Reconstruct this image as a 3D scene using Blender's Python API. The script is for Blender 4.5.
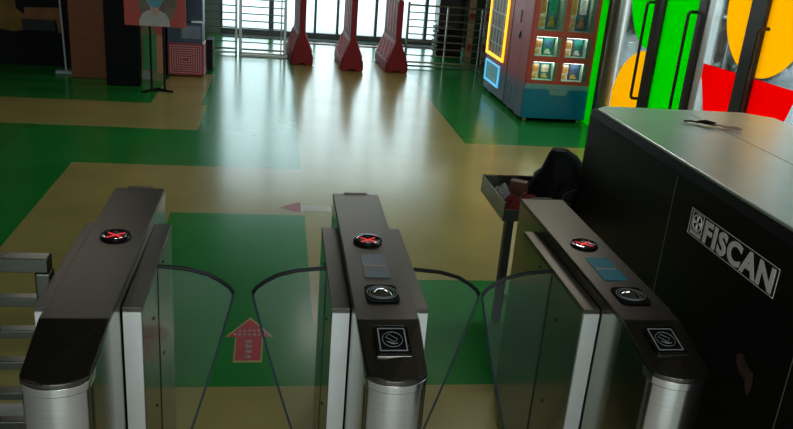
import bpy, bmesh, math, random
from mathutils import Vector, Matrix, noise
random.seed(7)
S = bpy.context.scene
for o in list(bpy.data.objects): bpy.data.objects.remove(o, do_unlink=True)
COL = S.collection
PI = math.pi

# ------------------------------------------------------------------ camera
R0 = Vector((0.98758, -0.13535, 0.07707)); R1 = Vector((0.02386, -0.35474, -0.93465)); R2 = R0.cross(R1).normalized()
cam = bpy.data.cameras.new('camera'); cam.sensor_width = 36; cam.lens = 36*784.7/793; cam.clip_end = 200; cam.clip_start = .05
co = bpy.data.objects.new('camera', cam); COL.objects.link(co)
m = Matrix.Identity(4)
R0 = R1.cross(R2).normalized(); R1 = R2.cross(R0).normalized()
for i in range(3):
    m[i][0] = R0[i]; m[i][1] = -R1[i]; m[i][2] = -R2[i]
m[2][3] = 2.1
co.matrix_world = m; S.camera = co
# ------------------------------------------------------------------ world, exposure
w = bpy.data.worlds.new('overcast daylight'); S.world = w; w.use_nodes = True
nt = w.node_tree; bg = nt.nodes['Background']
tc = nt.nodes.new('ShaderNodeTexCoord'); sx = nt.nodes.new('ShaderNodeSeparateXYZ'); cr = nt.nodes.new('ShaderNodeValToRGB')
nt.links.new(tc.outputs['Generated'], sx.inputs[0]); nt.links.new(sx.outputs[2], cr.inputs[0])
cr.color_ramp.elements[0].position = .0; cr.color_ramp.elements[0].color = (.76, .93, 1, 1)
cr.color_ramp.elements[1].position = 1; cr.color_ramp.elements[1].color = (.75, .92, 1, 1)
nt.links.new(cr.outputs[0], bg.inputs[0]); bg.inputs[1].default_value = 2.3
S.view_settings.view_transform = 'Standard'; S.view_settings.look = 'None'; S.view_settings.gamma = 1
S.view_settings.exposure = 0.9; S.view_settings.use_curve_mapping = False
# daylight portals in the glazed walls (they only guide the sky light in)
def portal(loc, rot, sx_, sy_):
    l = bpy.data.lights.new('daylight_portal', 'AREA'); l.shape = 'RECTANGLE'; l.size = sx_; l.size_y = sy_
    l.cycles.is_portal = True
    o = bpy.data.objects.new('daylight_portal', l); COL.objects.link(o); o.location = loc; o.rotation_euler = rot
portal((1.0, 14.95, 1.5), (-PI/2, 0, 0), 4.8, 3.0)
portal((3.95, 4.6, 1.3), (0, PI/2, 0), 2.6, 8.4)
portal((-.2, -3.85, 1.5), (PI/2, 0, 0), 3.6, 2.6)

# ------------------------------------------------------------------ materials
MATS = {}
def mat(name, col, rough=.5, metal=0.0, var=.06, scale=8.0, emit=None, estr=0, bump=0, stretch=None, ior=None, rvar=0):
    if name in MATS: return MATS[name]
    mt = bpy.data.materials.new(name); mt.use_nodes = True; n = mt.node_tree; p = n.nodes['Principled BSDF']
    c = tuple(col)+(1,)
    tcn = n.nodes.new('ShaderNodeTexCoord'); nz = n.nodes.new('ShaderNodeTexNoise'); nz.inputs['Scale'].default_value = scale; nz.inputs['Detail'].default_value = 4
    src = tcn.outputs['Object']
    if stretch:
        mp = n.nodes.new('ShaderNodeMapping'); mp.inputs['Scale'].default_value = stretch; n.links.new(src, mp.inputs[0]); src = mp.outputs[0]
    n.links.new(src, nz.inputs['Vector'])
    r = n.nodes.new('ShaderNodeValToRGB')
    r.color_ramp.elements[0].position = .3; r.color_ramp.elements[1].position = .7
    r.color_ramp.elements[0].color = tuple(max(0, x*(1-var)) for x in col)+(1,)
    r.color_ramp.elements[1].color = tuple(min(1, x*(1+var)) for x in col)+(1,)
    n.links.new(nz.outputs[0], r.inputs[0]); n.links.new(r.outputs[0], p.inputs['Base Color'])
    p.inputs['Roughness'].default_value = rough; p.inputs['Metallic'].default_value = metal
    if max(col) < .02: p.inputs['Specular IOR Level'].default_value = .2
    if ior: p.inputs['IOR'].default_value = ior
    if rvar:
        mr = n.nodes.new('ShaderNodeMapRange'); mr.inputs['To Min'].default_value = max(.02, rough-rvar); mr.inputs['To Max'].default_value = rough+rvar
        n.links.new(nz.outputs[0], mr.inputs[0]); n.links.new(mr.outputs[0], p.inputs['Roughness'])
    if emit:
        p.inputs['Emission Color'].default_value = tuple(emit)+(1,); p.inputs['Emission Strength'].default_value = estr
    if bump:
        b = n.nodes.new('ShaderNodeBump'); b.inputs['Strength'].default_value = bump; b.inputs['Distance'].default_value = .01
        n.links.new(nz.outputs[0], b.inputs['Height']); n.links.new(b.outputs[0], p.inputs['Normal'])
    MATS[name] = mt; return mt
def glass(name, tint=(1, 1, 1), milk=0.0, refl=1.0):
    if name in MATS: return MATS[name]
    mt = bpy.data.materials.new(name); mt.use_nodes = True; n = mt.node_tree; n.nodes.clear()
    out = n.nodes.new('ShaderNodeOutputMaterial'); tr = n.nodes.new('ShaderNodeBsdfTransparent'); tr.inputs[0].default_value = tuple(tint)+(1,)
    gl = n.nodes.new('ShaderNodeBsdfGlossy'); gl.inputs['Roughness'].default_value = .03
    df = n.nodes.new('ShaderNodeBsdfDiffuse'); df.inputs[0].default_value = (.75, .85, .8, 1)
    nz = n.nodes.new('ShaderNodeTexNoise'); nz.inputs['Scale'].default_value = 14; nz.inputs['Detail'].default_value = 6
    mr = n.nodes.new('ShaderNodeMapRange'); mr.inputs['To Min'].default_value = milk*.7; mr.inputs['To Max'].default_value = milk*1.3
    n.links.new(nz.outputs[0], mr.inputs[0])
    m1 = n.nodes.new('ShaderNodeMixShader'); n.links.new(mr.outputs[0], m1.inputs[0]); n.links.new(tr.outputs[0], m1.inputs[1]); n.links.new(df.outputs[0], m1.inputs[2])
    fr = n.nodes.new('ShaderNodeFresnel'); fr.inputs[0].default_value = 1.45
    mu = n.nodes.new('ShaderNodeMath'); mu.operation = 'MULTIPLY'; mu.inputs[1].default_value = refl; n.links.new(fr.outputs[0], mu.inputs[0])
    m2 = n.nodes.new('ShaderNodeMixShader'); n.links.new(mu.outputs[0], m2.inputs[0]); n.links.new(m1.outputs[0], m2.inputs[1]); n.links.new(gl.outputs[0], m2.inputs[2])
    n.links.new(m2.outputs[0], out.inputs[0]); MATS[name] = mt; return mt
def film(name, col):
    mt = bpy.data.materials.new(name); mt.use_nodes = True; n = mt.node_tree; n.nodes.clear()
    out = n.nodes.new('ShaderNodeOutputMaterial'); tl = n.nodes.new('ShaderNodeBsdfTranslucent'); tl.inputs[0].default_value = tuple(col)+(1,)
    tr = n.nodes.new('ShaderNodeBsdfTransparent'); tr.inputs[0].default_value = tuple(x*.9 for x in col)+(1,)
    nz = n.nodes.new('ShaderNodeTexNoise'); nz.inputs['Scale'].default_value = 3
    mr = n.nodes.new('ShaderNodeMapRange'); mr.inputs['To Min'].default_value = .18; mr.inputs['To Max'].default_value = .22; n.links.new(nz.outputs[0], mr.inputs[0])
    mx = n.nodes.new('ShaderNodeMixShader'); n.links.new(mr.outputs[0], mx.inputs[0]); n.links.new(tl.outputs[0], mx.inputs[1]); n.links.new(tr.outputs[0], mx.inputs[2])
    n.links.new(mx.outputs[0], out.inputs[0]); return mt
def paint(name, col, var=.10, rough=.20):
    """epoxy floor paint: two-scale mottling, gently varying gloss, faint sheet ripple"""
    mt = bpy.data.materials.new(name); mt.use_nodes = True; n = mt.node_tree; p = n.nodes['Principled BSDF']
    tcn = n.nodes.new('ShaderNodeTexCoord')
    a = n.nodes.new('ShaderNodeTexNoise'); a.inputs['Scale'].default_value = 1.3; a.inputs['Detail'].default_value = 6; n.links.new(tcn.outputs['Object'], a.inputs[0])
    r = n.nodes.new('ShaderNodeValToRGB'); r.color_ramp.elements[0].position = .35; r.color_ramp.elements[1].position = .65
    r.color_ramp.elements[0].color = tuple(x*(1-var) for x in col)+(1,); r.color_ramp.elements[1].color = tuple(x*(1+var) for x in col)+(1,)
    n.links.new(a.outputs[0], r.inputs[0])
    n.links.new(r.outputs[0], p.inputs['Base Color'])
    b = n.nodes.new('ShaderNodeTexNoise'); b.inputs['Scale'].default_value = 2.0; b.inputs['Detail'].default_value = 3; n.links.new(tcn.outputs['Object'], b.inputs[0])
    mr = n.nodes.new('ShaderNodeMapRange'); mr.inputs['To Min'].default_value = rough-.01; mr.inputs['To Max'].default_value = rough+.015
    n.links.new(b.outputs[0], mr.inputs[0]); n.links.new(mr.outputs[0], p.inputs['Roughness'])
    p.inputs['IOR'].default_value = 1.42
    return mt
GREEN = paint('green epoxy', (.015, .245, .040)); TAN = paint('tan epoxy', (.38, .33, .11)); GREYF = paint('grey tile', (.55, .55, .52), .05)
STEEL = mat('brushed steel', (.74, .74, .70), .2, 1, .06, 6, stretch=(1, 1, 30), rvar=.05)
MIRROR = mat('polished steel flank', (.23, .24, .19), .17, 1, .06, 3, rvar=.03)
DARKTOP = mat('bronze brushed lid', (.125, .114, .092), .33, 1, .05, 6, rvar=.02)
BRIGHT = mat('pale steel edge', (.80, .80, .76), .35, .7, .04, 6)
BLACK = mat('black gloss plastic', (.008, .008, .008), .18, 0, .1)
BLACKM = mat('black matt plastic', (.012, .012, .011), .55, 0, .2)
RIM = mat('dark rubber rim', (.008, .009, .009), .35, 0, .2)
CHROME = mat('chrome', (.85, .85, .87), .06, 1, .02)
XBODY = mat('black machine paint', (.0055, .005, .0035), .45, 0, .2, 30, bump=.02)
XTOP = mat('dark machine lid', (.62, .69, .65), .34, .8, .06, 5, rvar=.03)
SILVER = mat('silver letters', (.85, .80, .70), .45, .1, .05)
REDP = mat('red barrier plastic', (.27, .007, .015), .65, 0, .15, 6)
REDP2 = mat('pale pink ridges', (.80, .30, .31), .6, 0, .2, 20)  # barrier ridges coloured paler than the red shell
RAIL = mat('satin fence steel', (.36, .34, .30), .3, .9, .1, 5)
LEDR = mat('red led', (.8, .02, .02), .4, emit=(1, .03, .04), estr=.32)
GLASS = glass('window glass', (.97, 1, .99), 0, .8)
WING = glass('wing glass', (.985, 1, .99), .012, .7)
FRAME = mat('dark bronze frame', (.035, .030, .024), .38, .4, .15, 6)
WHITE = mat('white plastic', (.75, .78, .78), .5, 0, .04)

# ------------------------------------------------------------------ mesh helpers
class MB:
    def __init__(s): s.bm = bmesh.new(); s.mi = 0
    def _f(s, vs):
        try: f = s.bm.faces.new(vs); f.material_index = s.mi; return f
        except ValueError: return None
    def box(s, x0, x1, y0, y1, z0, z1):
        v = [s.bm.verts.new((x, y, z)) for z in (z0, z1) for y in (y0, y1) for x in (x0, x1)]
        for q in ((0, 2, 3, 1), (4, 5, 7, 6), (0, 1, 5, 4), (2, 6, 7, 3), (0, 4, 6, 2), (1, 3, 7, 5)): s._f([v[i] for i in q])
        return s
    def hexa(s, lo, hi):   # two matching loops of 3-D points
        a = [s.bm.verts.new(p) for p in lo]; b = [s.bm.verts.new(p) for p in hi]; n = len(a)
        s._f(a[::-1]); s._f(b)
        for i in range(n): s._f([a[i], a[(i+1) % n], b[(i+1) % n], b[i]])
        return s
    def prism(s, pts, axis, a, b):
        f = {'x': lambda p, t: (t, p[0], p[1]), 'y': lambda p, t: (p[0], t, p[1]), 'z': lambda p, t: (p[0], p[1], t)}[axis]
        return s.hexa([f(p, a) for p in pts], [f(p, b) for p in pts])
    def loft(s, rings, caps=True, closed=True):
        vr = [[s.bm.verts.new(p) for p in r] for r in rings]; n = len(vr[0])
        for a, b in zip(vr, vr[1:]):
            for i in range(n if closed else n-1): s._f([a[i], a[(i+1) % n], b[(i+1) % n], b[i]])
        if caps: s._f(vr[0][::-1]); s._f(vr[-1])
        return s
    def tube(s, pts, r, n=10, closed=False):
        pts = [Vector(p) for p in pts]; rings = []; up = None; N = len(pts)
        for i, p in enumerate(pts):
            a = pts[(i-1) % N] if closed else pts[max(0, i-1)]; b = pts[(i+1) % N] if closed else pts[min(N-1, i+1)]
            d = (b-a).normalized()
            if up is None: up = d.orthogonal().normalized()
            up = (up - d*up.dot(d)).normalized(); sd = d.cross(up)
            rr = r[i] if isinstance(r, (list, tuple)) else r
            rings.append([p + (up*math.cos(2*PI*k/n)+sd*math.sin(2*PI*k/n))*rr for k in range(n)])
        if closed: rings.append(rings[0])
        return s.loft(rings, caps=not closed)
    def lathe(s, prof, c=(0, 0, 0), n=24):
        return s.loft([[(c[0]+r*math.cos(2*PI*k/n), c[1]+r*math.sin(2*PI*k/n), c[2]+z) for k in range(n)] for r, z in prof])
    def build(s, name, m_, parent=None, smooth=False, bevel=0, seg=2, kind=None):
        bmesh.ops.remove_doubles(s.bm, verts=s.bm.verts, dist=1e-6)
        bmesh.ops.recalc_face_normals(s.bm, faces=s.bm.faces)
        me = bpy.data.meshes.new(name); s.bm.to_mesh(me); s.bm.free()
        for x in (m_ if isinstance(m_, (list, tuple)) else [m_]): me.materials.append(x)
        if smooth:
            for p in me.polygons: p.use_smooth = True
            me.set_sharp_from_angle(angle=math.radians(40))
        o = bpy.data.objects.new(name, me); COL.objects.link(o)
        if parent: o.parent = parent
        if bevel:
            b = o.modifiers.new('bevel', 'BEVEL'); b.width = bevel; b.segments = seg; b.limit_method = 'ANGLE'
        if kind: o['kind'] = kind
        return o
def tag(o, label, cat, group=None):
    o['label'] = label; o['category'] = cat
    if group: o['group'] = group
    return o
def thing(name, loc, label, cat, group=None):
    o = bpy.data.objects.new(name, None); COL.objects.link(o); o.location = loc; o.empty_display_size = .1
    return tag(o, label, cat, group)
def kids(o): return [c for c in bpy.data.objects if c.parent == o]
def copy_tree(o, parent=None):
    c = o.copy(); COL.objects.link(c); c.parent = parent
    for k in kids(o): copy_tree(k, c)
    return c
def rrect(x0, x1, y0, y1, r, n=4):
    p = []
    for cx, cy, a0 in ((x1-r, y1-r, 0), (x0+r, y1-r, 90), (x0+r, y0+r, 180), (x1-r, y0+r, 270)):
        for k in range(n+1):
            a = math.radians(a0+90*k/n); p.append((cx+r*math.cos(a), cy+r*math.sin(a)))
    return p
def poly_ring(mb, outer, inner, axis, a, b):
    """frame between two matching outlines"""
    f = {'x': lambda p, t: (t, p[0], p[1]), 'y': lambda p, t: (p[0], t, p[1]), 'z': lambda p, t: (p[0], p[1], t)}[axis]
    n = len(outer)
    for i in range(n):
        j = (i+1) % n
        mb.hexa([f(q, a) for q in (outer[i], outer[j], inner[j], inner[i])], [f(q, b) for q in (outer[i], outer[j], inner[j], inner[i])])
    return mb
def text_mesh(body, size, offset, depth, name, m_, parent, mtx, sx_=1.0):
    cu = bpy.data.curves.new(name, 'FONT'); cu.body = body; cu.size = size; cu.offset = offset; cu.extrude = depth; cu.space_character = 1.12; cu.resolution_u = 4
    t = bpy.data.objects.new('tmp', cu); COL.objects.link(t)
    bpy.context.view_layer.update()
    me = bpy.data.meshes.new_from_object(t.evaluated_get(bpy.context.evaluated_depsgraph_get()))
    bpy.data.objects.remove(t, do_unlink=True)
    me.transform(Matrix.Diagonal((sx_, 1, 1, 1))); me.transform(mtx)
    me.materials.clear(); me.materials.append(m_)
    o = bpy.data.objects.new(name, me); COL.objects.link(o); o.parent = parent
    return o

# ------------------------------------------------------------------ floor with painted fields
rects = [((-7, -.78, 7.87, 8.97), 1), ((-1.7, .225, 5.53, 6.67), 1), ((-1.7, -.75, 3.235, 5.53), 1), ((-7, 4, -4, 3.235), 1),
         ((.225, 1.95, 4.43, 12.4), 1), ((1.95, 3.9, 4.43, 7.76), 1), ((.225, .30, 3.86, 4.43), 1), ((-1.40, -.85, 8.97, 10.8), 1),
         ((-7, -.95, -4, 3.12), 2), ((-.95, 4, -4, 1.75), 2)]
xs = sorted({-7, 4} | {v for r, _ in rects for v in r[:2]}); ys = sorted({-4, 15.2} | {v for r, _ in rects for v in r[2:]})
mb = MB()
for i in range(len(xs)-1):
    for j in range(len(ys)-1):
        cx, cy = (xs[i]+xs[i+1])/2, (ys[j]+ys[j+1])/2; mb.mi = 0
        for (a, b, c, d), k in rects:
            if a < cx < b and c < cy < d: mb.mi = k
        mb._f([mb.bm.verts.new(p) for p in ((xs[i], ys[j], 0), (xs[i+1], ys[j], 0), (xs[i+1], ys[j+1], 0), (xs[i], ys[j+1], 0))])
mb.build('floor', [GREEN, TAN, GREYF], kind='structure')

# ------------------------------------------------------------------ shell
WALLD = mat('near black wall', (.008, .009, .008), .7, 0, .2); WALLG = mat('grey wall', (.42, .45, .45), .6, 0, .06)
CEIL = mat('dark brown ceiling', (.09, .075, .06), .8, 0, .2)
def box_obj(name, b, m_, kind='structure', bevel=0, parent=None):
    return MB().box(*b).build(name, m_, parent, bevel=bevel, kind=kind)
box_obj('ceiling', (-7, 3.9, -4, 15.2, 3.4, 3.5), CEIL)
box_obj('wall_left', (-7.1, -7, -4, 10.8, 0, 3.4), WALLD)
box_obj('wall_back_left', (-7, -1.42, 10.8, 10.9, 0, 3.4), WALLD)
box_obj('wall_passage', (-1.42, -1.32, 10.8, 15.1, 0, 3.4), WALLG)
box_obj('wall_back_top', (-1.42, 3.9, 14.75, 14.95, 3.0, 3.4), WALLG)
box_obj('wall_back_corner', (-1.32, -1.05, 14.75, 14.95, 0, 3.0), WALLG)
box_obj('wall_back_right', (3.5, 3.9, 14.75, 14.95, 0, 3.0), WALLD)
box_obj('wall_right_top', (3.7, 3.9, -4, 8.78, 2.6, 3.4), WALLD)
box_obj('wall_right', (3.7, 3.9, 9.06, 14.95, 0, 3.4), WALLD)
box_obj('wall_right_near', (3.7, 3.9, -4, .4, 0, 2.6), WALLD)
# rear (behind the camera) wall with its entrance opening
mb = MB(); mb.box(-7.1, -2.2, -4.0, -3.8, 0, 3.4); mb.box(1.8, 3.9, -4.0, -3.8, 0, 3.4); mb.box(-2.2, 1.8, -4.0, -3.8, 2.8, 3.4)
mb.build('wall_rear', WALLG, kind='structure')

# back glazing: frame as one window, mullions inside
MUL = mat('grey mullion', (.20, .22, .23), .45, .3, .1)
wn = bpy.data.objects.new('window_1', None); COL.objects.link(wn); wn.location = (0, 14.85, 0); wn['kind'] = 'structure'
mb = MB()
for x, wd in ((-1.03, .04), (-.14, .09), (.66, .045), (1.07, .045), (1.78, .05), (2.72, .06), (3.46, .06)):
    mb.box(x-wd/2, x+wd/2, -.06, .06, 0, 3.0)
mb.box(-1.05, 3.5, -.06, .06, 2.94, 3.0); mb.box(-1.05, 3.5, -.08, .08, 0, .09); mb.box(-1.05, 3.5, -.05, .05, 2.2, 2.25)
mb.build('window_frame', MUL, wn, bevel=.004)
MB().box(-1.05, 3.5, -.006, .006, .09, 2.94).build('window_pane', GLASS, wn)
# window film strip (pale cyan privacy film on the leftmost panes)
# outside ground
OUT = mat('pale paving outside', (.42, .46, .46), .8, 0, .05, 2)
mb = MB(); mb.box(-14, 26, 15.2, 40, -.06, -.01); mb.box(3.9, 26, -14, 15.2, -.06, -.01); mb.box(-14, 3.9, -14, -4.0, -.06, -.01)
mb.build('ground_paving', OUT, kind='structure')
KERB = mat('orange kerb paint', (.75, .35, .03), .7)
tag(MB().box(5.9, 6.02, 0, 20, -.01, .05).build('painted_kerb', KERB), 'orange painted kerb line on the pale paving outside the glass doors', 'kerb')
tag(MB().box(.3, 2.0, 14.0, 14.09, 0, .012).build('floor_tape', mat('red warning tape', (.55, .05, .06), .5)), 'red tape line across the floor in front of the back windows', 'tape')
tag(MB().box(-1.0, 3.4, 14.30, 14.6, 0, .010).build('entrance_mat', mat('grey mat', (.06, .065, .06), .9, bump=.3, scale=60)), 'dark grey mat strip running along the foot of back windows', 'mat')

# ------------------------------------------------------------------ glass door wall on the right (plane x = 3.7)
GLD = film('green door film', (.0, .62, .0)); ORF = film('orange door film', (.95, .56, 0)); RDF = film('red door film', (.85, .0, .0))
X = 3.7
def pane_clip(pts, y0, y1, z0=0.05, z1=2.55):
    def clip(p, ins, inter):
        out = []
        for i in range(len(p)):
            a, b = p[i-1], p[i]
            if ins(b):
                if not ins(a): out.append(inter(a, b))
                out.append(b)
            elif ins(a): out.append(inter(a, b))
        return out
    def iy(v): return lambda a, b: (v, a[1]+(b[1]-a[1])*(v-a[0])/(b[0]-a[0]))
    def iz(v): return lambda a, b: (a[0]+(b[0]-a[0])*(v-a[1])/(b[1]-a[1]), v)
    for ins, it in ((lambda q: q[0] >= y0, iy(y0)), (lambda q: q[0] <= y1, iy(y1)), (lambda q: q[1] >= z0, iz(z0)), (lambda q: q[1] <= z1, iz(z1))):
        if pts: pts = clip(pts, ins, it)
    return pts
def disc(cy, cz, ry, rz, n=48): return [(cy+ry*math.cos(2*PI*k/n), cz+rz*math.sin(2*PI*k/n)) for k in range(n)]
orange_far = disc(7.55, .35, .80, .73); green_blob = disc(7.62, 1.78, .62, .69)
orange_near = disc(5.75, 1.72, .57, .545)
red_trap = [(6.56, 1.15), (5.15, 1.18), (5.28, .80), (6.15, .35)]
green_full = [(6.0, 0), (8, 0), (8, 3), (6, 3)]
leaves = [(8.32, 7.56, [('orange', orange_far), ('green', green_blob)]), (7.44, 6.71, [('green', green_full)]),
          (6.50, 5.93, [('orange', orange_near), ('red', red_trap)]), (5.73, 4.95, [('orange', orange_near), ('red', red_trap)]),
          (4.83, 4.10, [('green', disc(4.4, .9, .6, .9))]), (3.98, 3.2, [('orange', disc(3.4, 1.6, .5, .5))]), (3.08, 2.3, []), (2.18, .5, [])]
fm = {'green': GLD, 'orange': ORF, 'red': RDF}
def handle(parent, y, x0, side, m_):
    xx = x0 + side*.085
    pts = [(x0, y, 1.56)] + [(x0+side*(.085-.03+.03*math.sin(t)), y, 1.56-.03+.03*math.cos(t)) for t in (0, .5, 1.0, 1.57)]
    pts += [(xx, y, z) for z in (1.3, 1.0, .8)] + [(x0+side*(.085-.03+.03*math.cos(t)), y, .59+.03-.03*math.sin(t)) for t in (0, .5, 1.0, 1.57)] + [(x0, y, .59)]
    MB().tube(pts, .015, 10).build('door_handle', m_, parent, smooth=True)
for i, (ya, yb, fl) in enumerate(leaves):
    d = bpy.data.objects.new('door_%d' % (i+1), None); COL.objects.link(d); d.location = (X, (ya+yb)/2, 0); d['kind'] = 'structure'
    oy = -(ya+yb)/2
    mb = MB()
    mb.box(-.0, .06, yb+oy, ya+oy, .0, .09); mb.box(-.0, .06, yb+oy, ya+oy, 2.5, 2.58)
    mb.build('door_rail', FRAME, d, bevel=.004)
    MB().box(.02, .030, yb+oy, ya+oy, .09, 2.5).build('door_pane', GLASS, d)
    for cname, pts in fl:
        pp = pane_clip(pts, yb, ya, .09, 2.5)
        if len(pp) > 2:
            f = MB().prism([(a+oy, b) for a, b in pp], 'x', .012, .0135).build(cname+'_film', fm[cname], d); f['label'] = cname+' translucent film'
    if i == 0: handle(d, yb+.06+oy, 0, -1, FRAME)
    if i == 1: handle(d, yb+.06+oy, 0, -1, FRAME)
    if i == 2: handle(d, ya-.06+oy, .06, 1, STEEL)
    if i == 3: handle(d, ya-.07+oy, 0, -1, FRAME)
mb = MB()
for a, b in ((7.40, 7.60), (6.60, 6.74), (5.72, 5.94), (4.82, 4.96), (3.97, 4.11), (3.07, 3.21), (2.17, 2.31), (.4, .52)): mb.box(X-.02, X+.09, a, b, 0, 2.6)
mb.build('trim_1', FRAME, bevel=.006, kind='structure')
box_obj('trim_2', (X-.02, X+.09, 8.55, 8.73, 0, 2.6), FRAME, bevel=.006)
MB().tube([(X+.0, 8.43, 0), (X+.0, 8.43, 1.3), (X+.0, 8.43, 2.6)], .095, 20).build('trim_3', RAIL, smooth=True, kind='structure')
box_obj('trim_4', (X-.005, X+.07, 6.50, 6.60, 0, 2.6), BRIGHT, bevel=.006)
GP = film('lit green panel', (.0, .5, .0))
box_obj('trim_5', (X+.0, X+.012, 8.73, 9.06, .0, 3.4), GP)
# trees behind the doors
LEAF = mat('dusty leaves', (.13, .15, .10), .8, 0, .5, 3); BARK = mat('bark', (.10, .08, .06), .9, 0, .3, 10)
def shrub(seed, n=2600):
    rnd = random.Random(seed); t = bpy.data.objects.new('garden_tree', None); COL.objects.link(t)
    mb = MB()
    for k in range(n):
        u = Vector((rnd.gauss(0, 1), rnd.gauss(0, 1), rnd.gauss(0, 1))).normalized()*(rnd.random()**.35)
        c = Vector((u.x*1.25, u.y*1.4, 1.45+u.z*1.5)); s = .06+.07*rnd.random()
        a = Vector((rnd.gauss(0, 1), rnd.gauss(0, 1), rnd.gauss(0, 1))).normalized(); b = a.orthogonal().normalized()
        mb._f([mb.bm.verts.new(c+q) for q in (a*s*1.4, b*s*.6, -a*s*1.4, -b*s*.6)])
    mb.build('foliage', LEAF, t)
    MB().tube([(0, 0, 0), (.04, .02, .8), (0, .05, 1.8)], [.1, .08, .04], 8).build('trunk', BARK, t, smooth=True)
    return t
tr0 = shrub(3)
spots = [(8.3, 13.2), (8.6, 16.1), (9.0, 19.0), (9.6, 21.9)]
tl = ['nearest leafy grey-green tree outside, seen beside the large orange disc and red film', 'grey-green tree outside, second nearest behind the glass doors',
      'grey-green tree outside, third along the row behind the glass doors', 'farthest grey-green tree outside, seen past the far orange and green films']
for i, (x, y) in enumerate(spots):
    t = tr0 if i == 0 else copy_tree(tr0)
    t.location = (x, y, 0); t.rotation_euler.z = i*1.3; tag(t, tl[i], 'tree', 'trees outside the glass doors')

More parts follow.
